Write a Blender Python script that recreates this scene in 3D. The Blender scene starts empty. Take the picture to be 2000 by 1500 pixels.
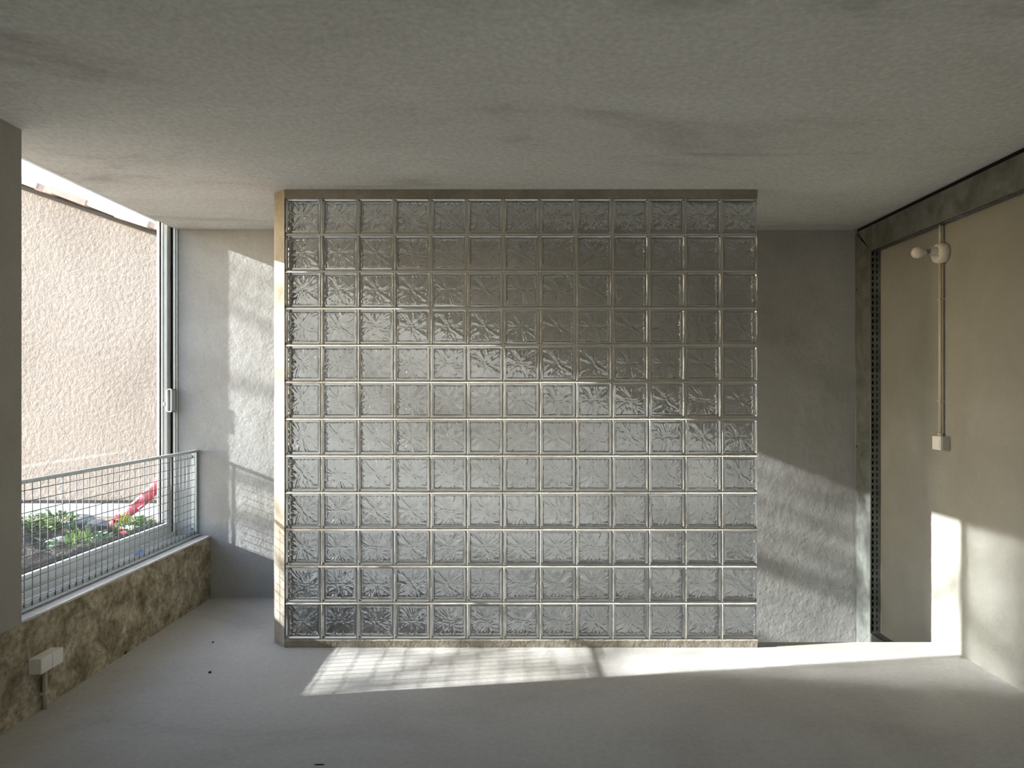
import bpy, bmesh, math, random
from mathutils import Vector, Matrix, noise
random.seed(7)
S = bpy.context.scene
COL = S.collection

# ------------------------------------------------------------------ camera, sky, sun, exposure
H = 1.392                                   # eye height above the floor
cd = bpy.data.cameras.new('camera'); cam = bpy.data.objects.new('camera', cd); COL.objects.link(cam)
cam.location = (0, 0, H); cam.rotation_euler = (math.pi/2, 0, 0)
cd.sensor_width = 36; cd.lens = 23.4; cd.shift_x = -0.010; cd.shift_y = 0.009
cd.clip_start = 0.05; cd.clip_end = 200
S.camera = cam
SUN = Vector((1.0, 0.145, -0.385)).normalized()
W = bpy.data.worlds.new('sky'); S.world = W; W.use_nodes = True
wt = W.node_tree; wt.nodes.clear()
wo = wt.nodes.new('ShaderNodeOutputWorld'); wb = wt.nodes.new('ShaderNodeBackground')
sk = wt.nodes.new('ShaderNodeTexSky'); sk.sky_type = 'NISHITA'; sk.sun_disc = False
sk.sun_elevation = math.radians(21); sk.sun_rotation = math.atan2(-1.0, -0.145)
sk.air_density = 1.0; sk.dust_density = 1.2; sk.ozone_density = 1.2
SKY_STRENGTH = 0.40
wb.inputs['Strength'].default_value = SKY_STRENGTH
wt.links.new(sk.outputs[0], wb.inputs[0]); wt.links.new(wb.outputs[0], wo.inputs[0])
sd = bpy.data.lights.new('sun', 'SUN'); sun = bpy.data.objects.new('sun', sd); COL.objects.link(sun)
sd.energy = 10.8; sd.angle = math.radians(0.53); sd.color = (1.0, 0.975, 0.935)
sun.rotation_euler = SUN.to_track_quat('-Z', 'Y').to_euler(); sun.location = (-12, 0, 8)
S.view_settings.view_transform = 'Standard'; S.view_settings.look = 'None'
S.view_settings.gamma = 1.0; S.view_settings.use_curve_mapping = False
S.view_settings.exposure = 0.98
cy = S.cycles
cy.max_bounces = 13; cy.diffuse_bounces = 6; cy.glossy_bounces = 8; cy.transmission_bounces = 12
cy.transparent_max_bounces = 24; cy.sample_clamp_indirect = 150.0; cy.blur_glossy = 0.0
cy.use_denoising = True
cy.use_guiding = True; cy.use_surface_guiding = True; cy.guiding_training_samples = 64   # the sun glints off the glass on to the side wall

# ------------------------------------------------------------------ materials
def nt(name):
    m = bpy.data.materials.new(name); m.use_nodes = True
    t = m.node_tree; t.nodes.clear()
    return m, t, t.nodes.new('ShaderNodeOutputMaterial')
def N(t, kind, **kw):
    n = t.nodes.new(kind)
    for k, v in kw.items():
        if k in n.inputs: n.inputs[k].default_value = v
        else: setattr(n, k, v)
    return n
def ramp(t, fac, stops):
    r = t.nodes.new('ShaderNodeValToRGB'); e = r.color_ramp.elements
    while len(e) < len(stops): e.new(0.5)
    for i, (p, c) in enumerate(stops):
        e[i].position = p; e[i].color = (c[0], c[1], c[2], 1)
    t.links.new(fac, r.inputs[0]); return r.outputs[0]
def mixc(t, fac, a, b, mode='MIX'):
    m = t.nodes.new('ShaderNodeMix'); m.data_type = 'RGBA'; m.blend_type = mode
    for sock, v in ((m.inputs[0], fac), (m.inputs[6], a), (m.inputs[7], b)):
        if hasattr(v, 'links'): t.links.new(v, sock)
        elif isinstance(v, (int, float)): sock.default_value = v
        else: sock.default_value = (v[0], v[1], v[2], 1)
    return m.outputs[2]
def coords(t, scale=(1, 1, 1)):
    c = t.nodes.new('ShaderNodeTexCoord'); m = t.nodes.new('ShaderNodeMapping')
    m.inputs['Scale'].default_value = scale
    t.links.new(c.outputs['Object'], m.inputs[0]); return m.outputs[0]
def noisef(t, co, scale, detail=4, rough=0.55, dist=0.0):
    n = N(t, 'ShaderNodeTexNoise', Scale=scale, Detail=detail, Roughness=rough, Distortion=dist)
    t.links.new(co, n.inputs['Vector']); return n.outputs[0]
def surface(name, cols, scale=2.0, stretch=(1, 1, 1), fine=None, bump=(), rough=0.9, metal=0.0, spec=0.3, dist=0.3):
    """blotchy two or three tone surface with layered relief; cols = ramp stops; bump = [(scale, height)]"""
    m, t, o = nt(name)
    p = N(t, 'ShaderNodeBsdfPrincipled', Roughness=rough, Metallic=metal)
    p.inputs['Specular IOR Level'].default_value = spec
    co = coords(t, stretch); c = ramp(t, noisef(t, co, scale, 6, 0.6, dist), cols)
    co1 = coords(t)
    if fine:
        fs, lo, hi = fine
        f = ramp(t, noisef(t, co1, fs, 5, 0.65), [(0.3, (lo,)*3), (0.7, (hi,)*3)])
        c = mixc(t, 1.0, c, f, 'MULTIPLY')
    t.links.new(c, p.inputs['Base Color'])
    prev = None
    for sc_, h in bump:
        b = N(t, 'ShaderNodeBump', Distance=h, Strength=1.0)
        t.links.new(noisef(t, co1, sc_, 3, 0.6), b.inputs['Height'])
        if prev: t.links.new(prev, b.inputs['Normal'])
        prev = b.outputs[0]
    if prev: t.links.new(prev, p.inputs['Normal'])
    t.links.new(p.outputs[0], o.inputs[0]); return m
def plain(name, col, rough=0.5, metal=0.0, spec=0.5, var=0.06):
    return surface(name, [(0.3, [c*(1-var) for c in col]), (0.7, [min(1, c*(1+var)) for c in col])], 14, rough=rough, metal=metal, spec=spec)

M = {}
M['plaster_back'] = surface('rough grey wall plaster', [(0.3, (.34, .337, .32)), (0.55, (.425, .43, .427)), (0.75, (.475, .485, .485))], 1.4,
                            fine=(60, .93, 1.04), bump=[(14, .004), (55, .0012)], rough=.95, spec=.15)
M['plaster_right'] = surface('smooth grey wall plaster', [(0.3, (.27, .27, .235)), (0.7, (.365, .37, .345))], 1.2,
                             fine=(80, .95, 1.03), bump=[(9, .003), (70, .0012)], rough=.95, spec=.15)
M['plaster_pier'] = surface('trowelled pier plaster', [(0.3, (.36, .345, .315)), (0.7, (.43, .42, .385))], 1.6,
                            fine=(70, .95, 1.03), bump=[(10, .003), (60, .0012)], rough=.95, spec=.15)
M['ceiling'] = surface('cast concrete ceiling', [(0.28, (.50, .50, .46)), (0.45, (.76, .765, .72)), (0.8, (.84, .85, .81))], 1.3, stretch=(.55, 1.5, 1),
                       fine=(45, .82, 1.08), bump=[(7, .005), (45, .003)], rough=.95, spec=.1, dist=1.0)
M['floor'] = surface('power floated screed floor', [(0.25, (.39, .38, .355)), (0.5, (.49, .487, .47)), (0.8, (.53, .53, .52))], 1.3, stretch=(.7, 1.3, 1),
                     fine=(40, .88, 1.06), bump=[(5, .003), (60, .0010)], rough=.62, spec=.35, dist=.8)
M['old_concrete'] = surface('stained old concrete', [(0.28, (.17, .143, .095)), (0.44, (.33, .287, .20)), (0.56, (.46, .41, .305)), (0.72, (.60, .555, .44))], 8,
                            fine=(34, .5, 1.25), bump=[(9, .010), (40, .005)], rough=.95, spec=.15, dist=.6)
M['cement_cap'] = surface('pale cement cap', [(0.3, (.56, .55, .54)), (0.7, (.70, .69, .68))], 6, fine=(40, .9, 1.05), bump=[(12, .004)], rough=.9)
M['mortar'] = surface('pale joint mortar', [(0.3, (.57, .55, .49)), (0.7, (.73, .71, .65))], 9, fine=(120, .85, 1.05), bump=[(90, .0010)], rough=.95, spec=.1)
M['mortar_band'] = surface('rough brown mortar band', [(0.3, (.28, .255, .21)), (0.7, (.40, .375, .325))], 5, fine=(60, .85, 1.06), bump=[(16, .006), (70, .0018)], rough=.95, spec=.1)
M['galv'] = surface('dull galvanised steel', [(0.3, (.115, .125, .11)), (0.55, (.19, .205, .195)), (0.8, (.26, .28, .27))], 5, fine=(22, .85, 1.1), rough=.5, metal=.35, spec=.4, dist=1.2)
M['zinc'] = surface('bright zinc plated wire', [(0.3, (.17, .185, .19)), (0.7, (.25, .27, .275))], 12, rough=.5, metal=.3, spec=.5)
M['zinc_bright'] = surface('bright galvanised strip', [(0.3, (.48, .53, .53)), (0.7, (.62, .67, .68))], 30, rough=.4, metal=.35, spec=.5)
M['alu'] = plain('grey window aluminium', (.64, .665, .655), .4, .2)
M['alu_light'] = plain('pale aluminium lip', (.74, .75, .74), .35, .2)
M['black'] = plain('black rubber and gap shade', (.008, .008, .010), .7, 0, .2)  # gasket rubber, and the black that stands for shade in gaps
M['white_plastic'] = plain('white switch plastic', (.84, .84, .82), .45, 0, .5, .03)
M['grey_plastic'] = plain('pale grey plastic', (.52, .53, .53), .5, 0, .5, .03)
M['conduit'] = plain('beige conduit plastic', (.55, .51, .40), .35, 0, .5, .05)
M['porcelain'] = plain('white porcelain', (.74, .71, .66), .35, 0, .5, .03)
M['socket_grey'] = plain('brass toned lamp cap', (.36, .31, .25), .4, .6, .5)
M['stucco'] = surface('peach roughcast stucco', [(0.25, (.32, .27, .228)), (0.6, (.395, .338, .287)), (0.8, (.44, .376, .32))], 1.0,
                      fine=(22, .80, 1.08), bump=[(22, .008), (50, .003)], rough=.95, spec=.1)
M['tile_pink'] = plain('weathered pink roof tile', (.50, .36, .31), .9, 0, .1, .12)
M['tile_grey'] = plain('lichen grey roof tile', (.44, .41, .37), .9, 0, .1, .12)
M['tile_cream'] = plain('bleached cream roof tile', (.68, .63, .57), .9, 0, .1, .08)
M['dark_gap_and_plinth'] = plain('dark verge gap and plinth', (.05, .045, .04), .9, 0, .1)  # shadow gap under the tiles as a colour; the plinth shares it
M['kerb'] = surface('white painted kerb', [(0.3, (.46, .50, .54)), (0.7, (.56, .60, .63))], 3, rough=.7)
M['ground'] = surface('dry pinkish earth', [(0.3, (.22, .17, .14)), (0.6, (.33, .27, .225)), (0.8, (.42, .36, .31))], 2.4, fine=(30, .75, 1.1), bump=[(14, .03)], rough=1, spec=.05)
M['soil'] = surface('dark garden soil', [(0.3, (.05, .045, .04)), (0.55, (.11, .10, .09)), (0.75, (.22, .20, .18))], 9, fine=(50, .6, 1.2), bump=[(20, .04), (60, .01)], rough=1, spec=.05)
M['stone'] = surface('grey garden stone', [(0.3, (.20, .20, .20)), (0.7, (.40, .40, .39))], 8, bump=[(20, .01)], rough=.9)
M['leaf_a'] = plain('fresh green leaf', (.16, .27, .07), .5, 0, .5, .35)
M['leaf_b'] = plain('blue green leaf', (.11, .19, .11), .5, 0, .5, .3)
M['leaf_c'] = plain('yellow green blade', (.40, .42, .08), .5, 0, .4, .3)
M['bark'] = plain('grey brown bark', (.13, .10, .07), .9, 0, .1, .2)
M['red'] = plain('red plastic film', (.62, .06, .09), .35, 0, .5, .08)
M['blue'] = plain('blue plastic', (.06, .16, .48), .4, 0, .5)
M['chip'] = plain('dark chip', (.03, .03, .03), .8, 0, .2)

def glass_block_mat(name, refl, wavy=False):
    """clear pressed glass: Fresnel mix of refraction and reflection, the outer face worn to a satin reflection"""
    m, t, o = nt(name)
    rf = N(t, 'ShaderNodeBsdfRefraction', Roughness=0.015, IOR=1.50); rf.inputs['Color'].default_value = (.965, .973, .978, 1)
    gl = N(t, 'ShaderNodeBsdfGlossy', Roughness=refl); gl.inputs['Color'].default_value = (.97, .98, 1, 1)
    fr = N(t, 'ShaderNodeFresnel', IOR=1.50); mx = N(t, 'ShaderNodeMixShader')
    t.links.new(fr.outputs[0], mx.inputs[0]); t.links.new(rf.outputs[0], mx.inputs[1]); t.links.new(gl.outputs[0], mx.inputs[2])
    if wavy:
        b = N(t, 'ShaderNodeBump', Distance=.0006, Strength=1.0); t.links.new(noisef(t, coords(t, (1, 1, .3)), 15, 2, .5), b.inputs['Height'])
        t.links.new(b.outputs[0], gl.inputs['Normal'])
    t.links.new(mx.outputs[0], o.inputs[0]); return m
M['glass_block'] = glass_block_mat('pressed clear glass', .03)
M['glass_face'] = glass_block_mat('pressed clear glass, satin outer face', .105, True)
def pane_mat():
    m, t, o = nt('clear window pane')
    lw = N(t, 'ShaderNodeLayerWeight', Blend=0.5)
    pw = N(t, 'ShaderNodeMath', operation='POWER'); pw.inputs[1].default_value = 5.0
    t.links.new(lw.outputs['Facing'], pw.inputs[0])
    ma = N(t, 'ShaderNodeMath', operation='MULTIPLY_ADD'); ma.inputs[1].default_value = .9; ma.inputs[2].default_value = .04
    t.links.new(pw.outputs[0], ma.inputs[0])
    tr = N(t, 'ShaderNodeBsdfTransparent'); tr.inputs[0].default_value = (.975, .985, .985, 1)
    gl = N(t, 'ShaderNodeBsdfGlossy', Roughness=0.02)
    mx = N(t, 'ShaderNodeMixShader'); t.links.new(ma.outputs[0], mx.inputs[0])
    t.links.new(tr.outputs[0], mx.inputs[1]); t.links.new(gl.outputs[0], mx.inputs[2])
    t.links.new(mx.outputs[0], o.inputs[0]); return m
M['pane'] = pane_mat()

# ------------------------------------------------------------------ builders
class MB:
    def __init__(s): s.v = []; s.f = []
    def add(s, vs, fs):
        n = len(s.v); s.v += [tuple(v) for v in vs]; s.f += [tuple(i+n for i in f) for f in fs]; return s
    def box(s, x0, x1, y0, y1, z0, z1):
        x0, x1 = min(x0, x1), max(x0, x1); y0, y1 = min(y0, y1), max(y0, y1); z0, z1 = min(z0, z1), max(z0, z1)
        return s.add([(x0,y0,z0),(x1,y0,z0),(x1,y1,z0),(x0,y1,z0),(x0,y0,z1),(x1,y0,z1),(x1,y1,z1),(x0,y1,z1)],
                     [(3,2,1,0),(4,5,6,7),(0,1,5,4),(1,2,6,5),(2,3,7,6),(3,0,4,7)])
    def prism(s, pts, axis, a0, a1):
        """closed polygon pts in the two other axes, extruded along axis ('x','y','z') from a0 to a1"""
        def P(p, a): return {'x': (a, p[0], p[1]), 'y': (p[0], a, p[1]), 'z': (p[0], p[1], a)}[axis]
        n = len(pts)
        return s.add([P(p, a0) for p in pts]+[P(p, a1) for p in pts],
                     [tuple(range(n))[::-1], tuple(range(n, 2*n))]+[(i, (i+1) % n, n+(i+1) % n, n+i) for i in range(n)])
    def tube(s, pts, r, n=8, cap=True):
        pts = [Vector(p) for p in pts]; rs = r if isinstance(r, (list, tuple)) else [r]*len(pts)
        vs = []; fs = []
        d0 = (pts[1]-pts[0]).normalized(); u = d0.orthogonal().normalized()
        for i, p in enumerate(pts):
            d = (pts[min(i+1, len(pts)-1)]-pts[max(i-1, 0)]).normalized()
            u = (u-d*u.dot(d)).normalized(); w = d.cross(u)
            for k in range(n):
                a = 2*math.pi*k/n; vs.append(p+(u*math.cos(a)+w*math.sin(a))*rs[i])
        for i in range(len(pts)-1):
            for k in range(n): fs.append((i*n+k, i*n+(k+1) % n, (i+1)*n+(k+1) % n, (i+1)*n+k))
        if cap: fs += [tuple(range(n))[::-1], tuple((len(pts)-1)*n+k for k in range(n))]
        return s.add(vs, fs)
    def lathe(s, prof, c, axis, n=24):
        """prof = [(distance along axis, radius)] from point c"""
        c = Vector(c); a = Vector(axis).normalized(); u = a.orthogonal().normalized(); w = a.cross(u); vs = []; fs = []
        for d, r in prof:
            for k in range(n):
                t = 2*math.pi*k/n; vs.append(c+a*d+(u*math.cos(t)+w*math.sin(t))*r)
        for i in range(len(prof)-1):
            for k in range(n): fs.append((i*n+k, i*n+(k+1) % n, (i+1)*n+(k+1) % n, (i+1)*n+k))
        fs += [tuple(range(n))[::-1], tuple((len(prof)-1)*n+k for k in range(n))]
        return s.add(vs, fs)
    def mesh(s, name, mat, smooth=False):
        me = bpy.data.meshes.new(name); me.from_pydata(s.v, [], s.f); me.validate()
        bm = bmesh.new(); bm.from_mesh(me); bmesh.ops.recalc_face_normals(bm, faces=bm.faces); bm.to_mesh(me); bm.free()
        if mat: me.materials.append(M[mat])
        if smooth:
            for p in me.polygons: p.use_smooth = True
        return me
    def build(s, name, mat, parent=None, smooth=False, bevel=0.0, kind=None):
        o = bpy.data.objects.new(name, s.mesh(name, mat, smooth)); return link(o, parent, bevel, kind)
def link(o, parent=None, bevel=0.0, kind=None):
    COL.objects.link(o)
    if parent is not None:
        o.parent = parent; o.matrix_parent_inverse = Matrix.Translation(-parent.location)
    if bevel:
        b = o.modifiers.new('edge', 'BEVEL'); b.width = bevel; b.segments = 2; b.limit_method = 'ANGLE'
    if kind: o['kind'] = kind
    return o
def thing(name, label, cat, loc, group=None):
    o = bpy.data.objects.new(name, None); COL.objects.link(o); o.location = loc; o.empty_display_size = .1
    return tag(o, label, cat, group)
def tag(o, label, cat, group=None, kind='thing'):
    o['label'] = label; o['category'] = cat; o['kind'] = kind
    if group: o['group'] = group
    return o
def struct(o, label=None, cat=None):
    o['kind'] = 'structure'
    if label: o['label'] = label
    if cat: o['category'] = cat
    return o

# ------------------------------------------------------------------ measured planes
XL, XR = -2.119, 2.332            # inner faces of the side walls
YB, YREAR = 4.524, -3.2           # inner faces of end walls
CEIL = H+1.115                    # ceiling
SILL = H-0.965                    # sill top
YP = 3.640                        # front of the glass blocks
YE = 3.722                        # edge of the floor at the stair well
XC = -2.357                       # ceiling edge over the window
YW0 = 2.817                       # near side of window opening
XO = -2.50                        # outer face
LOW = -2.0                        # bottom of the stair well

# ------------------------------------------------------------------ room shell
b = MB()
b.prism([(XL-.02, YREAR), (XR+.02, YREAR), (XR+.02, YE), (-1.31, YE), (-1.31, YB+.02), (XL-.02, YB+.02)], 'z', -.22, 0)
struct(b.build('floor', 'floor'), 'grey power floated screed floor with sun patch', 'floor')
b = MB().box(XC, XR+.3, YREAR-.3, YB+.02, CEIL, CEIL+.10)
struct(b.build('ceiling', 'ceiling'), 'bare streaky concrete ceiling over the whole room', 'ceiling')
b = MB().box(XO-.1, XR+.3, YREAR-.3, YB+.3, CEIL+.101, CEIL+.35)
struct(b.build('trim_roof_slab', 'cement_cap'))
b = MB().box(-2.339, XR+.3, YB, YB+.3, LOW, CEIL+.1)
struct(b.build('wall_back', 'plaster_back'), 'rough grey plastered end wall behind the glass blocks', 'wall')
b = MB().box(XR, XR+.3, YREAR, YB, LOW, CEIL+.1)
struct(b.build('wall_right', 'plaster_right'), 'smooth grey plastered side wall with conduit and sun patch', 'wall')
b = MB().box(XO, XL, -1.3, YW0, SILL-.0119, CEIL)
b.box(XO, XL, YREAR, -2.6, SILL-.0119, CEIL)
struct(b.build('wall_left', 'plaster_pier'), 'grey plastered pier beside the window', 'wall')
bb = MB().box(XO, XL, YREAR, YB, LOW, SILL-.012)
struct(bb.build('wall_left_base', 'old_concrete'), 'stained brown raw concrete base wall under the window', 'wall')
# cement cap on the sill with a ragged front arris
c = MB(); nseg = 90; vs = []; fs = []
for i in range(nseg+1):
    y = YW0-.0+(YB-YW0)*i/nseg
    j = noise.noise(Vector((y*9, 0, 3)))*.006+noise.noise(Vector((y*31, 0, 9)))*.004
    vs += [(XL-.001+min(0, j*.3), y, SILL-.013+abs(j)), (XL-.004, y, SILL-.002), (-2.35, y, SILL), (-2.35, y, SILL-.013)]
for i in range(nseg):
    for k in range(3): fs.append((i*4+k, (i+1)*4+k, (i+1)*4+k+1, i*4+k+1))
fs += [(0, 1, 2, 3), tuple(nseg*4+k for k in (3, 2, 1, 0))]
c.add(vs, fs); struct(c.build('trim_sill_cap', 'cement_cap'), 'pale cement cap along the window sill', 'sill')
b = MB().box(XO-.05, -2.34, YW0, YB, SILL-.013, SILL-.002); struct(b.build('trim_outer_sill', 'cement_cap'))
b = MB().box(XO, XR+.3, YREAR-.3, YREAR, LOW, CEIL+.1); struct(b.build('wall_rear', 'plaster_back'))
b = MB().box(-1.6, XR, YE-.6, YB, LOW-.1, LOW); struct(b.build('floor_stairwell', 'floor'))
b = MB().box(-1.33, -1.31, YE, YB, LOW, -.22); b.box(-1.31, XR, YE-.3, YE, LOW, -.22); struct(b.build('wall_stairwell', 'plaster_right'))
b = MB().box(-1.28, 2.25, 4.40, YB, CEIL-.006, CEIL); struct(b.build('trim_ceiling_strip', 'cement_cap'), 'thin pale strip where ceiling meets the end wall', 'trim')

# ------------------------------------------------------------------ window in the left wall
w = bpy.data.objects.new('window_1', None); COL.objects.link(w); w.location = (-2.40, (YW0+YB)/2, SILL)
struct(w, 'tall sliding aluminium window looking on a peach stucco house', 'window')
ZT = CEIL+.04
MB().box(-2.455, -2.384, 4.470, 4.512, SILL+.028, ZT).build('stile', 'alu', w, bevel=.004)
MB().box(-2.455, -2.372, 2.79, 2.853, SILL+.028, ZT).build('stile', 'alu', w, bevel=.004)
MB().box(-2.455, -2.372, 2.85, 4.472, SILL+.002, H-.870).build('bottom_rail', 'alu', w, bevel=.006)
MB().box(-2.455, -2.372, 2.79, 4.508, ZT, ZT+.05).build('top_rail', 'alu', w)
MB().box(-2.446, -2.441, 2.85, 4.472, H-.872, ZT).build('glass_pane', 'pane', w)
g = MB().box(-2.432, -2.421, 4.466, 4.4705, H-.868, ZT); g.box(-2.441, -2.402, 2.853, 4.468, H-.871, H-.8665)
g.build('gasket', 'black', w)
MB().box(-2.421, -2.412, 4.463, 4.4705, H-.868, ZT).build('glazing_bead', 'alu_light', w)
MB().box(-2.443, -2.433, 4.462, 4.4705, H-.868, ZT).build('glazing_bead', 'alu_light', w)
MB().box(-2.384, -2.345, 4.516, 4.60, SILL, ZT).build('jamb_groove_shade', 'black', w)  # black panel holds the shade of the track groove
MB().box(-2.46, -2.34, 4.53, 4.62, SILL-.01, ZT+.05).build('jamb_gap_shade', 'black', w)  # black backing for the shade in the gaps between jamb parts
MB().box(-2.3665, -2.3500, 4.508, 4.53, SILL, ZT).build('jamb_lip', 'alu_light', w, bevel=.002)
MB().box(-2.3455, -2.3405, 4.514, 4.535, SILL, ZT).build('jamb_lip', 'alu_light', w)
t = MB().box(-2.371, -2.345, YW0, 4.506, SILL-.002, SILL+.024); t.build('track', 'alu', w, bevel=.003)
MB().box(-2.368, -2.365, YW0, 4.50, SILL+.024, SILL+.030).build('track_lip', 'alu', w)
MB().box(-2.356, -2.352, YW0, 4.50, SILL+.024, SILL+.028).build('track_lip', 'alu', w)
h = MB()                                        # recessed pull: open rectangular bracket bridging stile and jamb
z0, z1 = H-.128, H+.030
h.box(-2.392, -2.352, 4.466, 4.509, z1-.008, z1); h.box(-2.392, -2.352, 4.466, 4.509, z0, z0+.008)
h.box(-2.360, -2.352, 4.466, 4.509, z0, z1); h.box(-2.392, -2.380, 4.466, 4.480, z0, z1)
hd = h.build('handle', 'alu', w, bevel=.002)
MB().box(-2.410, -2.398, 4.464, 4.471, H-.085, H-.060).build('latch', 'alu_light', hd, bevel=.002).matrix_parent_inverse = Matrix.Identity(4)
w2 = bpy.data.objects.new('window_fill_added', None); COL.objects.link(w2); w2.location = (-2.40, -1.95, SILL); struct(w2)  # unseen window added behind the camera for fill light
f = MB()
for y0, y1 in ((-2.6, -2.54), (-1.36, -1.3)): f.box(-2.445, -2.385, y0, y1, SILL, CEIL)
f.box(-2.445, -2.385, -2.6, -1.3, SILL, SILL+.06); f.build('window_frame', 'alu', w2)
MB().box(-2.422, -2.418, -2.55, -1.35, SILL+.05, CEIL).build('glass_pane', 'pane', w2)

# ------------------------------------------------------------------ glass block partition
PX, PZ, BW = 0.1994, 0.2017, 0.1885
X0 = -1.2955; ZTOP = H+1.064; NC, NR = 13, 12
ZBOT = ZTOP-(NR-1)*PZ-BW
part = thing('glass_block_partition', 'square panel of clear patterned glass blocks standing between floor and ceiling', 'partition', (0, YP+.04, 0))

def strokes(seed):
    r = random.Random(seed); L = []
    def seg(x0, y0, x1, y1, wd, am): L.append((x0, y0, x1, y1, wd*.72, am))
    for sgn in (-1, 1):                             # near mirrored fan of pressed strokes
        seg(sgn*.012, .014, sgn*.060, .066, .0055, 1); seg(sgn*.006, .030, sgn*.034, .078, .005, -1)
        seg(sgn*.030, .008, sgn*.082, .040, .006, -.9); seg(sgn*.020, -.012, sgn*.080, .012, .0055, .8)
        seg(sgn*.022, -.018, sgn*.040, -.078, .0055, -.8); seg(sgn*.034, -.026, sgn*.082, -.058, .006, -.9)
        seg(sgn*.006, -.045, sgn*.026, -.082, .005, -.9); seg(sgn*.045, -.008, sgn*.084, -.020, .005, -.7)
    seg(-.030, .002, .030, .002, .004, 1.1); seg(.0, -.006, .0, -.045, .004, 1.0); seg(0, .03, 0, .085, .005, .7)
    for _ in range(24):
        x, y = r.uniform(-.078, .078), r.uniform(-.078, .078); a = math.atan2(y, x)+r.uniform(-.6, .6); l = r.uniform(.010, .024)
        seg(x-l*math.cos(a), y-l*math.sin(a), x+l*math.cos(a), y+l*math.sin(a), r.uniform(.0035, .0065), r.choice((-1, 1))*r.uniform(.5, 1))
    return L
def relief(L, x, y, sd):
    h = 0.0; X_, Y_ = x, y
    x += .007*noise.noise(Vector((X_*30, Y_*30, sd+7))); y += .007*noise.noise(Vector((X_*30, Y_*30, sd+19)))
    for x0, y0, x1, y1, wd, am in L:
        dx, dy = x1-x0, y1-y0; l2 = dx*dx+dy*dy+1e-9
        t = max(0, min(1, ((x-x0)*dx+(y-y0)*dy)/l2)); d2 = (x-x0-t*dx)**2+(y-y0-t*dy)**2
        if d2 < 9*wd*wd: h += am*math.exp(-d2/(wd*wd))
    h = math.tanh(h*1.2)*.0031
    return h+noise.noise(Vector((x*28, y*28, sd)))*.0022
def block_mesh(seed):
    b = bmesh.new(); hw = BW/2; D = .080
    # outer body: rounded square slab with the shallow pressed rim of a real block
    def ring(r, y, rad, n=5):
        pts = []
        for cx, cz, a0 in ((1, 1, 0), (-1, 1, 90), (-1, -1, 180), (1, -1, 270)):
            for k in range(n+1):
                a = math.radians(a0+90*k/n); pts.append((cx*(r-rad)+rad*math.cos(a), y, cz*(r-rad)+rad*math.sin(a)))
        return [b.verts.new(p) for p in pts]
    prof = [(hw-.0060, 0.0, .006), (hw-.0028, .0006, .007), (hw-.0008, .0022, .008), (hw, .005, .008), (hw, .030, .008), (hw-.003, .036, .008),
            (hw-.003, .044, .008), (hw, .050, .008), (hw, D-.005, .008), (hw-.0008, D-.0022, .008), (hw-.0028, D-.0006, .007), (hw-.0060, D, .006)]
    R = [ring(*p) for p in prof]; n = len(R[0]); fo = []
    for a, c in zip(R, R[1:]):
        for k in range(n): fo.append(b.faces.new((a[k], a[(k+1) % n], c[(k+1) % n], c[k])))
    fo.append(b.faces.new(R[0])); fo.append(b.faces.new(R[-1][::-1]))
    # hollow: patterned inner faces joined by side walls
    ci = hw-.0125; G = 90; fi = []
    def sheet(yb, sgn, L, sd):
        vs = [[None]*(G+1) for _ in range(G+1)]
        for i in range(G+1):
            for k in range(G+1):
                x = -ci+2*ci*i/G; z = -ci+2*ci*k/G
                e = min(1, max(0, (ci-max(abs(x), abs(z)))/.006))
                vs[i][k] = b.verts.new((x, yb+sgn*(relief(L, x, z, sd)*e-(1-e)*.0025*-1), z))
        for i in range(G):
            for k in range(G): fi.append(b.faces.new((vs[i][k], vs[i+1][k], vs[i+1][k+1], vs[i][k+1])))
        return [vs[i][0] for i in range(G)]+[vs[G][k] for k in range(G)]+[vs[i][G] for i in range(G, 0, -1)]+[vs[0][k] for k in range(G, 0, -1)]
    A = sheet(.0085, 1, strokes(seed), seed*3.1); Bk = sheet(D-.0085, -1, strokes(seed+50), seed*5.7+2)
    m = len(A); sides = []
    for k in range(m): sides.append(b.faces.new((A[k], A[(k+1) % m], Bk[(k+1) % m], Bk[k])))
    bmesh.ops.recalc_face_normals(b, faces=fo); bmesh.ops.recalc_face_normals(b, faces=fi+sides)
    # recalc leaves both shells pointing outwards: the hollow has to point into the air inside
    cav = fi+sides
    vol = sum(f.calc_center_median().dot(f.normal)*f.calc_area() for f in [q for q in cav]) - sum(Vector((0, .04, 0)).dot(f.normal)*f.calc_area() for f in cav)
    if vol > 0: bmesh.ops.reverse_faces(b, faces=cav)
    vol = sum((f.calc_center_median()-Vector((0, .04, 0))).dot(f.normal)*f.calc_area() for f in fo)
    if vol < 0: bmesh.ops.reverse_faces(b, faces=fo)
    for f in b.faces: f.smooth = True
    for f in (fo[-1], fo[-2]): f.smooth = False
    fo[-2].material_index = 1
    for f in sides: f.smooth = False
    me = bpy.data.meshes.new('glass_block'); b.to_mesh(me); b.free(); me.materials.append(M['glass_block']); me.materials.append(M['glass_face'])
    return me
BM = [block_mesh(s) for s in (1, 2, 7)]
rb = random.Random(11)
for r in range(NR):
    for cidx in range(NC):
        o = bpy.data.objects.new('glass_block', BM[rb.choice((0, 0, 1, 2))]); COL.objects.link(o); o.parent = part
        o.matrix_parent_inverse = Matrix.Translation(-part.location)
        o.location = (X0+cidx*PX+BW/2, YP+rb.uniform(-.0004, .0004), ZTOP-r*PZ-BW/2)
        o.rotation_euler = (rb.uniform(-.002, .002), 0, rb.uniform(-.003, .003))
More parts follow.
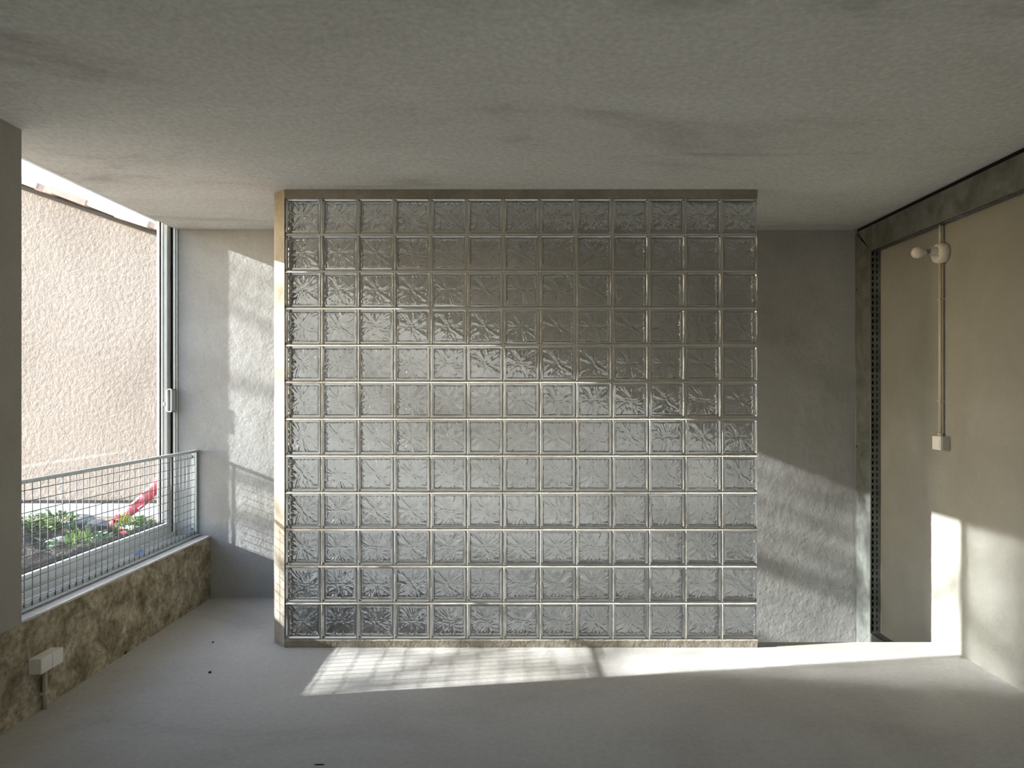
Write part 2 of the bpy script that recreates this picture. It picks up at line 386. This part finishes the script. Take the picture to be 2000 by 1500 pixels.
# mortar joints: subdivided strips, face a hair behind the glass with a rough surface
mo = MB()
def joint(a0, a1, c0, c1, horiz, n):
    vs = []; fs = []
    cm = (c0+c1)/2
    for i in range(n+1):
        a = a0+(a1-a0)*i/n
        prof = (.0008, .0022, .0040, .0056, .0072) if horiz else (.0058, .0046, .0034, .0022, .0009)
        for q, cc in enumerate((c0, c0+.0012, cm, c1-.0012, c1)):
            d = prof[q]+rb.uniform(0, .0012)
            if q in (0, 4): pos = cc
            else: pos = cc+rb.uniform(-.0005, .0005)
            vs.append((a, YP+d, pos) if horiz else (pos, YP+d, a))
        vs.append((a, YP+.078, c1) if horiz else (c1, YP+.078, a)); vs.append((a, YP+.078, c0) if horiz else (c0, YP+.078, a))
    for i in range(n):
        for k in range(7): fs.append((i*7+k, i*7+(k+1) % 7, (i+1)*7+(k+1) % 7, (i+1)*7+k))
    mo.add(vs, fs)
e = .0004
XEND = X0+(NC-1)*PX+BW
for r in range(NR-1):
    zt = ZTOP-r*PZ-BW; joint(X0, XEND-.002, zt-(PZ-BW)+e, zt-e, True, 13*9)
for cidx in range(NC-1):
    xl = X0+cidx*PX+BW
    for r in range(NR):
        zt = ZTOP-r*PZ; joint(zt-BW-.0006, zt+.0006, xl+e, xl+PX-BW-e, False, 9)
mo.build('mortar_joints', 'mortar', part)
def band(z0, z1, name, ragged):
    vs = []; fs = []; n = 150
    for i in range(n+1):
        x = X0-.004+(XEND+.001-X0+.004)*i/n
        j = abs(noise.noise(Vector((x*14, 0, 1))))*.010+noise.noise(Vector((x*55, 0, 5)))*.003 if ragged else 0
        k = noise.noise(Vector((x*7, 0, z0)))*.003
        vs += [(x, YP+.002+k, z0), (x, YP-.001+k, (z0+z1)/2), (x, YP-.002+k*.5-(.002 if ragged else 0), z1-.008-j*.5 if ragged else z1), (x, YP+.008, z1+.0+min(0, .004-j) if ragged else z1), (x, YP+.08, z1), (x, YP+.08, z0)]
    for i in range(n):
        for q in range(6): fs.append((i*6+q, i*6+(q+1) % 6, (i+1)*6+(q+1) % 6, (i+1)*6+q))
    fs += [tuple(range(6)), tuple(n*6+q for q in range(5, -1, -1))]
    return MB().add(vs, fs).build(name, 'mortar_band', part)
band(0.0, ZBOT-.0005, 'bottom_mortar_band', True)
band(ZTOP+.0005, CEIL, 'top_mortar_band', False)
# oblique concrete edge strip that closes the panel towards the window
fn = thing('concrete_edge_strip', 'narrow upright concrete strip with a slanted face beside the first glass block column', 'post', (-1.34, 3.72, 0))
a = MB(); n = 40; vs = []; fs = []
for i in range(n+1):
    z = .004+(CEIL-.004)*i/n
    j = lambda s_: noise.noise(Vector((z*3, s_, 0)))*.003
    zl = max(z, 0.0)
    vs += [(-1.3015, 3.642, zl), (-1.375+j(1), 3.706+j(2)*.5, zl), (-1.388+j(3), 3.725, zl), (-1.388+j(3), 3.80, zl), (-1.302, 3.80, zl)]
for i in range(n):
    for q in range(5): fs.append((i*5+q, i*5+(q+1) % 5, (i+1)*5+(q+1) % 5, (i+1)*5+q))
fs += [tuple(range(5)), tuple(n*5+q for q in range(4, -1, -1))]
a.add(vs, fs).build('strip', 'mortar_band', fn)

# ------------------------------------------------------------------ galvanised channel frame on the right wall
XF, YI = 2.265, 4.330
ZBI, ZBT = H+.928, CEIL-.026
ZLI, ZLB = H-1.56, H-1.75
fr = thing('steel_channel_frame', 'mitred galvanised steel channel frame with slotted flanges along ceiling and corner', 'frame', (2.30, 4.4, 0))
gp = .002
MB().prism([(YI, ZLI+gp), (YB-.001, ZLB+gp), (YB-.001, ZBT-gp-.004), (YI, ZBI-gp)], 'x', XF, XF+.003).build('upright_channel', 'galv', fr)
MB().prism([(YREAR+.01, ZBI), (YI+.003, ZBI), (YB-.03, ZBT), (YREAR+.01, ZBT)], 'x', XF, XF+.003).build('head_channel', 'galv', fr)
MB().prism([(3.76, ZLI-gp), (YI+.003, ZLI-gp), (YB-.001, ZLB-gp), (3.76, ZLB-gp)], 'x', XF, XF+.003).build('sill_channel', 'galv', fr)
def flange(place, a0, a1, name):
    """perforated strip of width XR-XF: two rows of slots at 40 mm pitch, open right through"""
    m = MB(); off = ((0.0, .010), (.021, .039), (.047, XR-XF-.002))
    for u0, u1 in off: m.box(*place(XF+u0, XF+u1, a0, a1))
    k = 0; s0 = a0
    while s0 < a1:
        for u0, u1 in ((.010, .021), (.039, .047)): m.box(*place(XF+u0, XF+u1, s0, min(s0+.017, a1)))
        s0 += .040
    return m.build(name, 'galv', fr)
flange(lambda x0, x1, p, q: (x0, x1, YI, YI+.002, p, q), ZLI, ZBI, 'slotted_flange')
flange(lambda x0, x1, p, q: (x0, x1, p, q, ZBI, ZBI+.002), YREAR+.01, YI, 'slotted_flange')
flange(lambda x0, x1, p, q: (x0, x1, p, q, ZLI-.002, ZLI), 3.76, YI, 'slotted_flange')
l = MB().tube([(XF+.002, YI+.001, ZLI), (XF+.002, YI+.001, ZBI)], .0035, 8); l.tube([(XF, YB-.006, ZLB), (XF, YB-.006, ZBT-.02)], .004, 8)
l.tube([(XF+.002, YREAR+.02, ZBI), (XF+.002, YI, ZBI)], .003, 8)
l.build('rolled_edge', 'zinc', fr, smooth=True)
MB().box(XF+.012, XR-.001, YREAR+.01, YB-.002, ZBT-.004, CEIL-.001).build('top_gap_shade', 'black', fr)  # black strip draws the shade in the gap between beam and ceiling
MB().box(XF+.040, XR-.001, YI+.03, YB-.004, ZLB, ZBT-.01).build('cavity_shade', 'black', fr)  # black backing puts the cavity's shade behind the slots
MB().box(XF+.040, XR-.001, YREAR+.01, YI+.03, ZBI+.03, ZBT-.01).build('cavity_shade', 'black', fr)
for yy, zz in ((YB-.012, H+.70), (YB-.020, H-.36)):
    MB().tube([(XF-.0015, yy, zz), (XF+.001, yy, zz)], .007, 10).build('rivet', 'black', fr)

# ------------------------------------------------------------------ lamp, conduit, switch on the right wall
yc = 3.678; zl = H+.773
lamp = thing('wall_lampholder', 'white porcelain lampholder with bare bulb fixed to the conduit', 'lamp', (XR, yc, zl))
MB().lathe([(0, .050), (.004, .056), (.020, .057), (.040, .053), (.046, .047), (.048, .040)], (XR, yc, zl), (-1, 0, 0), 32).build('rose', 'porcelain', lamp, smooth=True, bevel=.0)
MB().lathe([(.046, .022), (.050, .024), (.078, .022), (.082, .018)], (XR, yc, zl+.012), (-1, 0, 0), 24).build('socket_neck', 'porcelain', lamp, smooth=True)
MB().lathe([(.078, .011), (.083, .0135), (.098, .0135), (.101, .012)], (XR, yc, zl+.008), (-1, 0, 0), 20).build('bulb_cap', 'socket_grey', lamp, smooth=True)
prof = [(.100, .0125), (.110, .0145), (.119, .0185)]+[(.148-.032*math.cos(math.radians(a)), .032*math.sin(math.radians(a))) for a in range(36, 180, 12)]+[(.1799, .002)]
MB().lathe(prof, (XR, yc, zl+.004), (-1, 0, 0), 28).build('bulb', 'porcelain', lamp, smooth=True)
MB().lathe([(.0, .003), (.0015, .003)], (XR-.0475, yc-.022, zl-.018), (-1, 0, 0), 10).build('screw', 'chip', lamp)
xc = XR-.022
cdt = thing('wall_conduit', 'thin beige conduit running down the wall from steel channel to switch', 'conduit', (XR, yc, H))
MB().tube([(xc, yc, ZBI+.004), (xc, yc, zl+.054)], .0085, 14).build('pipe', 'grey_plastic', cdt, smooth=True)
MB().tube([(xc, yc, zl-.055), (xc, yc, H-.232)], .0085, 14).build('pipe', 'conduit', cdt, smooth=True)
for py in (585, 783):
    zz = H+(768-py)/1300*3.69
    MB().box(xc-.011, XR, yc-.0125, yc+.0125, zz-.005, zz+.005).build('clip', 'grey_plastic', cdt, bevel=.003)
sw = thing('light_switch', 'small square white surface switch at the foot of the conduit', 'switch', (XR, 3.663, H-.274))
MB().box(XR-.046, XR, 3.624, 3.702, H-.313, H-.235).build('housing', 'grey_plastic', sw, bevel=.004)
MB().box(XR-.054, XR-.044, 3.626, 3.700, H-.311, H-.237).build('cover', 'white_plastic', sw, bevel=.003)
MB().prism([(3.634, H-.303), (3.692, H-.303), (3.692, H-.245), (3.634, H-.245)], 'x', XR-.0575, XR-.053).build('rocker', 'white_plastic', sw, bevel=.002)
MB().lathe([(0, .013), (.016, .013)], (xc, yc, H-.238), (0, 0, 1), 16).build('conduit_collar', 'grey_plastic', sw, smooth=False)

# ------------------------------------------------------------------ double socket on the base wall
so = thing('double_socket_box', 'white double surface socket box low on the brown concrete base wall', 'socket', (XL, 2.922, H-1.174))
z0, z1 = H-1.2075, H-1.141
MB().box(XL, XL+.045, 2.853, 2.992, z0, z1).build('back_box', 'white_plastic', so, bevel=.004)
for y0, y1 in ((2.853, 2.9215), (2.9235, 2.992)):
    MB().box(XL+.043, XL+.057, y0, y1, z0, z1).build('cover', 'white_plastic', so, bevel=.003)
st = thing('conduit_stub', 'short grey conduit rising from floor to the double socket box', 'conduit', (XL+.012, 2.937, 0))
MB().tube([(XL+.012, 2.937, .0), (XL+.012, 2.937, z0)], .0095, 14).build('pipe', 'conduit', st, smooth=True)
zz = H-(1353-768)/1300*2.937
MB().box(XL, XL+.024, 2.922, 2.952, zz-.007, zz+.007).build('clip', 'grey_plastic', st, bevel=.003)

# ------------------------------------------------------------------ welded mesh railing on the sill
XM = -2.210; ZR = H-.383
ml = thing('mesh_railing', 'low galvanised welded mesh railing panel standing on the window sill', 'railing', (XM, (YW0+YB)/2, SILL))
MB().box(XM-.014, XM+.014, YW0-.03, YB-.004, ZR-.018, ZR).build('top_rail', 'zinc_bright', ml, bevel=.004)
MB().box(XM-.036, XM+.004, 4.507, 4.512, SILL, ZR-.010).build('end_plate', 'zinc_bright', ml)
MB().box(XM+.001, XM+.006, 4.507, YB-.002, SILL, ZR-.004).build('end_flange', 'zinc_bright', ml, bevel=.002)
ba = MB().box(XM-.006, XM-.002, YW0-.03, YB-.010, SILL+.006, SILL+.030); ba.box(XM-.03, XM+.028, YW0-.03, YB-.010, SILL+.006, SILL+.011); ba.box(XM-.03, XM+.015, YW0-.03, YB-.010, SILL-.001, SILL+.006)
ba.build('bottom_angle', 'zinc_bright', ml)
wv = MB().tube([(XM, 0, SILL+.006), (XM, 0, ZR-.016)], .0021, 6).mesh('vertical_wire', 'zinc', True)
k = 0; y = 1.392-0+0; y = XM*1300/(47.3-1020)           # first wire past the pier, by its measured place
y -= .0495*2
while y < 4.49:
    o = bpy.data.objects.new('vertical_wire', wv); o.location = (0, y, 0); link(o, ml); y += .0495
wh = MB().tube([(XM+.0035, YW0-.02, 0), (XM+.0035, 4.48, 0)], .0020, 6).mesh('horizontal_wire', 'zinc', True)
wd = MB().lathe([(0, .006), (.002, .005), (.003, .002)], (XM-.012, 4.507, 0), (0, -1, 0), 10).mesh('weld_spot', 'zinc_bright', True)
for k in range(1, 12):
    z = ZR-.0495*k
    o = bpy.data.objects.new('horizontal_wire', wh); o.location = (0, 0, z); link(o, ml)
    o = bpy.data.objects.new('weld_spot', wd); o.location = (0, 0, z); link(o, ml)
for zz in (ZR-.045, SILL+.045):
    MB().lathe([(0, .009), (.005, .009), (.006, .007)], (XM-.026, 4.507, zz), (0, -1, 0), 6).build('bolt', 'zinc', ml)
o = MB().prism([(4.00-.035, SILL), (4.00+.025, SILL), (4.00+.02, SILL+.022), (4.00-.03, SILL+.008)], 'x', -2.30, -2.265).build('plastic_wedge', 'blue')
o.location = (0, -.02, 0); tag(o, 'small blue plastic wedge lying on the sill behind the mesh railing', 'wedge')

# ------------------------------------------------------------------ outside: ground, neighbour's gable, garden bed
GZ = H-1.25; YG = 6.86
def at(px, py, Y): return Vector(((px-1020)*Y/1300, Y, H-(py-768)*Y/1300))
g = MB(); n = 40; vs = []; fs = []
struct(MB().box(-30, XO, -12, 14, GZ-.3, GZ).build('ground', 'ground'), 'pinkish dry earth outside the window', 'ground')
struct(MB().box(XO, 12, YB+.3, 14, GZ-.3, GZ).build('ground_rear', 'ground'))
ho = thing('neighbour_house', 'peach roughcast gable of the house outside, under a sloping tiled verge', 'house', (-4.4, YG, GZ))
pA, pB = at(-260, 264, YG), at(520, 533, YG)
slope = (pB.z-pA.z)/(pB.x-pA.x)
zr = lambda x: pA.z+slope*(x-pA.x)
xa, xb = -9.6, -1.2
MB().prism([(xa, GZ-.1), (xb, GZ-.1), (xb, zr(xb)), (xa, zr(xa))], 'y', YG, YG+3.5).build('gable_wall', 'stucco', ho)
dirv = Vector((1, 0, slope)).normalized(); up = Vector((-slope, 0, 1)).normalized()
def slopebox(m, x0, x1, lo, hi, y0, y1, lift=0.0):
    P = lambda x, h, y, e=0: Vector((x, y, zr(x)))+up*(h+e)
    vs = [P(x0, lo, y0, lift), P(x1, lo, y0), P(x1, lo, y1), P(x0, lo, y1, lift), P(x0, hi, y0, lift), P(x1, hi, y0), P(x1, hi, y1), P(x0, hi, y1, lift)]
    return m.add(vs, [(3,2,1,0),(4,5,6,7),(0,1,5,4),(1,2,6,5),(2,3,7,6),(3,0,4,7)])
slopebox(MB(), xa, xb, -.005, .035, YG-.035, YG+3.4).build('verge_shadow_gap', 'dark_gap_and_plinth', ho)  # dark strip standing for the shadow gap below the verge tiles
edges = [-200, -130, -60, 10, 78, 106, 172, 232, 291, 340, 420, 500, 600]
mats = ['tile_pink', 'tile_grey', 'tile_cream', 'tile_grey', 'tile_grey', 'tile_pink', 'tile_cream', 'tile_cream', 'tile_pink', 'tile_cream', 'tile_grey', 'tile_pink']
mats[4] = 'tile_pink'; mats[3] = 'tile_grey'
for i in range(len(edges)-1):
    x0, x1 = at(edges[i], 0, YG).x, at(edges[i+1], 0, YG).x
    m = slopebox(MB(), x0, x1+.03, .036, .105, YG-.10-.01*(i % 2), YG+.28, .012-.02*(i % 3 == 1))
    m.build('verge_tile', mats[i], ho, bevel=.012)
slopebox(MB(), xa, xb, .040, .090, YG+.28, YG+3.4).build('roof_covering', 'tile_grey', ho)
MB().box(xa, xb, YG-.05, YG-.0, GZ+.0, GZ+.150).build('plinth', 'dark_gap_and_plinth', ho)
kb = MB().box(-9, -1.4, YG-.16, YG-.055, GZ, GZ+.125).build('kerb_strip', 'kerb', bevel=.01)
tag(kb, 'pale painted kerb strip along the foot of the stucco gable', 'kerb')
kb2 = MB().box(-3.75, -1.4, YG-1.0, YG-.72, GZ, GZ+.05).build('paving_slab', 'cement_cap', bevel=.01)
tag(kb2, 'pale paving slab in front of the kerb behind the green plants', 'slab')
m = MB(); n = 70; vs = []; fs = []
for i in range(n+1):
    for k in range(n+1):
        x, y = -4.7+2.15*i/n, 4.2+1.6*k/n; z = 0
        for cx, cyy, rx, ry, h in ((-3.70, 5.0, .95, .75, .27), (-3.02, 4.95, .45, .40, .12)):
            q = ((x-cx)/rx)**2+((y-cyy)/ry)**2; z = max(z, h*max(0, 1-q)**.8)
        edge = min(1, z/.05)
        vs.append((x, y, GZ-.012+z*(1+.35*noise.noise(Vector((x*2.4, y*2.4, 0))))+.045*edge*noise.noise(Vector((x*11, y*11, 2)))))
for i in range(n):
    for k in range(n): fs.append((i*(n+1)+k, (i+1)*(n+1)+k, (i+1)*(n+1)+k+1, i*(n+1)+k+1))
tag(m.add(vs, fs).build('soil_mound', 'soil', None, True), 'dark mounded garden soil under the plants outside the window', 'soil', kind='stuff')
def leafmesh(m, base, d, nrm, L, wd):
    d = d.normalized(); s = d.cross(nrm).normalized(); nn = s.cross(d)
    p = [base, base+d*L*.35+s*wd+nn*L*.05, base+d*L*.35-s*wd+nn*L*.05, base+d*L*.75+s*wd*.8-nn*L*.02, base+d*L*.75-s*wd*.8-nn*L*.02, base+d*L-nn*L*.12, base+d*L*.35-nn*L*.02, base+d*L*.75-nn*L*.08]
    m.add(p, [(0, 1, 6), (0, 6, 2), (1, 3, 7, 6), (6, 7, 4, 2), (3, 5, 7), (7, 5, 4)])
def plant(px, py, Y, size, nl, mat, label, upright=.6, Ll=.045, wd=.012, sd=0):
    r = random.Random(sd); c = at(px, py, Y)
    t = thing('garden_plant', label, 'plant', c)
    m = MB(); st_ = MB()
    for i in range(nl):
        a = r.uniform(0, 2*math.pi); rr = size*math.sqrt(r.random()); hgt = size*.9*(1-(rr/size)**2)*r.uniform(.4, 1)
        p = c+Vector((rr*math.cos(a), rr*math.sin(a), hgt))
        d = Vector((math.cos(a)*(1-upright)+r.uniform(-.4, .4), math.sin(a)*(1-upright)+r.uniform(-.4, .4), upright+r.uniform(-.3, .3)))
        leafmesh(m, p, d, Vector((r.uniform(-1, 1), r.uniform(-1, 1), 1.2)), Ll*r.uniform(.7, 1.3), wd*r.uniform(.7, 1.2))
        if i % 6 == 0: st_.tube([c+Vector((0, 0, -.12)), c+(p-c)*.5+Vector((0, 0, .01)), p], .003, 5)
    m.build('foliage', mat, t, kind='stuff'); st_.build('stem', 'leaf_b', t)
    return t
plant(60, 1040, 4.95, .16, 130, 'leaf_a', 'leafy green plant at the pier end of the soil mound', .4, sd=1)
plant(112, 1028, 5.15, .15, 120, 'leaf_a', 'fresh green plant on top of the soil mound', .4, sd=2)
plant(158, 1040, 5.10, .11, 70, 'leaf_b', 'blue green sprig beyond the crest of the soil mound', .4, sd=3)
plant(84, 1078, 4.72, .10, 60, 'leaf_b', 'low bluish plant on the near face of the soil mound', .3, .05, sd=4)
plant(152, 1066, 4.75, .07, 24, 'leaf_a', 'thin upright seedling on the near face of the soil mound', .9, .10, .008, sd=5)
plant(196, 1060, 4.80, .09, 50, 'leaf_b', 'small blue green plant beside the end of the red film', .4, .045, sd=6)
plant(262, 1034, 5.05, .12, 120, 'leaf_a', 'dense bright green plant in front of the red film', .4, .05, sd=7)
plant(292, 1040, 5.00, .09, 70, 'leaf_b', 'dark green plant next to the window stile', .35, .05, sd=8)
plant(240, 1032, 4.98, .05, 12, 'leaf_c', 'yellow green spiky plant with upright blades against the red film', 1.0, .11, .006, sd=9)
def rock(px, py, Y, r_, sd, label):
    m = MB(); bm = bmesh.new(); bmesh.ops.create_icosphere(bm, subdivisions=2, radius=r_)
    for v in bm.verts: v.co *= 1+.35*noise.noise(v.co*6/r_*.1+Vector((sd, 0, 0))); v.co.z *= .7
    me = bpy.data.meshes.new('stone'); bm.to_mesh(me); bm.free(); me.materials.append(M['stone'])
    o = bpy.data.objects.new('stone', me); o.location = at(px, py, Y); COL.objects.link(o); tag(o, label, 'stone')
rock(165, 1018, 5.25, .10, 1, 'grey stone on the crest of the soil mound')
rock(186, 1030, 5.15, .085, 5, 'smaller grey stone lower down towards the red film')
rock(120, 1062, 4.85, .075, 9, 'grey stone half buried in the near face of the soil mound')
# red plastic film: a twisted band, folded at its lower end
rm = MB(); vs = []; fs = []
path = [at(332, 905, 5.5), at(312, 942, 5.5), at(285, 972, 5.48), at(255, 997, 5.45), at(232, 1012, 5.42), at(214, 1022, 5.35), at(222, 1032, 5.15), at(250, 1046, 4.95), at(275, 1062, 4.8)]
wid = [.042, .044, .046, .046, .044, .036, .026, .022, .018]
for i, p in enumerate(path):
    d = (path[min(i+1, len(path)-1)]-path[max(i-1, 0)]).normalized()
    s_ = d.cross(Vector((0, 1, 0))).normalized(); nrm = s_.cross(d); tw = .25*math.sin(i*1.3); s2 = (s_*math.cos(tw)+nrm*math.sin(tw))
    vs += [p+s2*wid[i], p+nrm*.012, p-s2*wid[i], p-s2*wid[i]+nrm*.004, p+nrm*.016, p+s2*wid[i]+nrm*.004]
for i in range(len(path)-1):
    for q in range(6): fs.append((i*6+q, i*6+(q+1) % 6, (i+1)*6+(q+1) % 6, (i+1)*6+q))
fs += [tuple(range(6)), tuple((len(path)-1)*6+q for q in range(5, -1, -1))]
tag(rm.add(vs, fs).build('plastic_film', 'red', None, True), 'folded red plastic film stretched slanting across the garden bed', 'film')

# ------------------------------------------------------------------ unseen tree added on the sunny side: its twigs shade the window
TX = -12.0; FOL = 300
tr = thing('unseen_shade_tree', 'unseen young tree added on the sunny side to cast branch shadows', 'tree', (TX, 3.9, GZ))
rt = random.Random(3); wood = MB(); lf = MB()
P = lambda y, z, x=TX: Vector((x, y, H+z))
wood.tube([(TX, 3.9, GZ), P(3.92, 1.2), P(3.85, 3.0), P(3.8, 5.0), P(3.75, 6.6)], [.10, .085, .065, .04, .015], 8)
def limb(pts, r0, twigs):
    n_ = len(pts); wood.tube(pts, [r0*(1-.75*i/(n_-1)) for i in range(n_)], 6)
    for k in range(twigs):
        u = rt.uniform(.2, 1)*(n_-1); i = min(int(u), n_-2); p = pts[i].lerp(pts[i+1], u-i)
        d = Vector((rt.uniform(-.4, .4), rt.uniform(-1, .3), rt.uniform(-.6, .8))).normalized(); L = rt.uniform(.25, .6)
        wood.tube([p, p+d*L*.5+Vector((0, 0, .03)), p+d*L], [.012, .009, .004], 5)
        for q in range(4):
            d3 = Vector((rt.uniform(-1, 1), rt.uniform(-1, 1), rt.uniform(-1, .4)))
            leafmesh(lf, p+d*L*rt.uniform(.3, 1), d3, Vector((rt.uniform(-1, 1), rt.uniform(-1, 1), .6)), rt.uniform(.07, .12), .024)
limb([P(3.88, 2.2), P(3.0, 3.1), P(1.985, 3.21), P(1.594, 2.92), P(1.2, 2.7)], .045, 5)
limb([P(3.86, 2.9), P(2.6, 3.55), P(1.84, 3.40), P(1.46, 3.36), P(1.1, 3.4)], .042, 5)
limb([P(3.85, 3.2), P(3.0, 4.0), P(2.4, 4.1), P(1.7, 4.35), P(1.2, 4.8)], .035, 9)
limb([P(3.82, 4.2), P(3.1, 4.9), P(2.5, 5.2), P(2.0, 5.6)], .03, 9)
limb([P(3.80, 4.8), P(3.0, 4.4), P(2.5, 4.5), P(1.6, 4.7)], .03, 9)
for k in range(FOL):  # loose leaves added to soften and dim sun on the end wall
    p = P(2.42+rt.gauss(0, .13), 4.72+max(-1.6, rt.gauss(-.05, .42)), TX+rt.uniform(-.6, .6))
    d3 = Vector((rt.uniform(-1, 1), rt.uniform(-1, 1), rt.uniform(-1, .4)))
    leafmesh(lf, p, d3, Vector((rt.uniform(-1, 1), rt.uniform(-1, 1), .6)), rt.uniform(.07, .12), .024)
for k in range(150):  # loose leaves added to dim the sun patch on the floor
    p = P(rt.uniform(1.3, 2.2), rt.uniform(2.65, 3.6), TX+rt.uniform(-.6, .6))
    d3 = Vector((rt.uniform(-1, 1), rt.uniform(-1, 1), rt.uniform(-1, .4)))
    leafmesh(lf, p, d3, Vector((rt.uniform(-1, 1), rt.uniform(-1, 1), .6)), rt.uniform(.07, .12), .024)
wood.build('trunk_and_branches', 'bark', tr); lf.build('foliage', 'leaf_a', tr, kind='stuff')

# ------------------------------------------------------------------ small scraps on the floor
def scrap(px, py, sx, sy, sd, label, ht=.006):
    Y = H*1300/(py-768); X = (px-1020)*Y/1300; r = random.Random(sd)
    pts = [(X+sx*math.cos(a)*r.uniform(.6, 1.1), Y+sy*math.sin(a)*r.uniform(.6, 1.1)) for a in [k*math.pi/3.5 for k in range(7)]]
    tag(MB().prism(pts, 'z', 0, ht).build('debris_chip', 'chip'), label, 'chip')
scrap(243, 1277, .013, .014, 1, 'dark flat chip at the foot of the base wall', .012)
scrap(410, 1314, .007, .010, 2, 'tiny black chip on open floor midway between window and glass blocks', .006)
scrap(416, 1255, .006, .009, 3, 'tiny black chip on the floor nearer the end wall', .005)
scrap(625, 1494, .022, .003, 4, 'dark splinter on the floor close to the camera', .003)
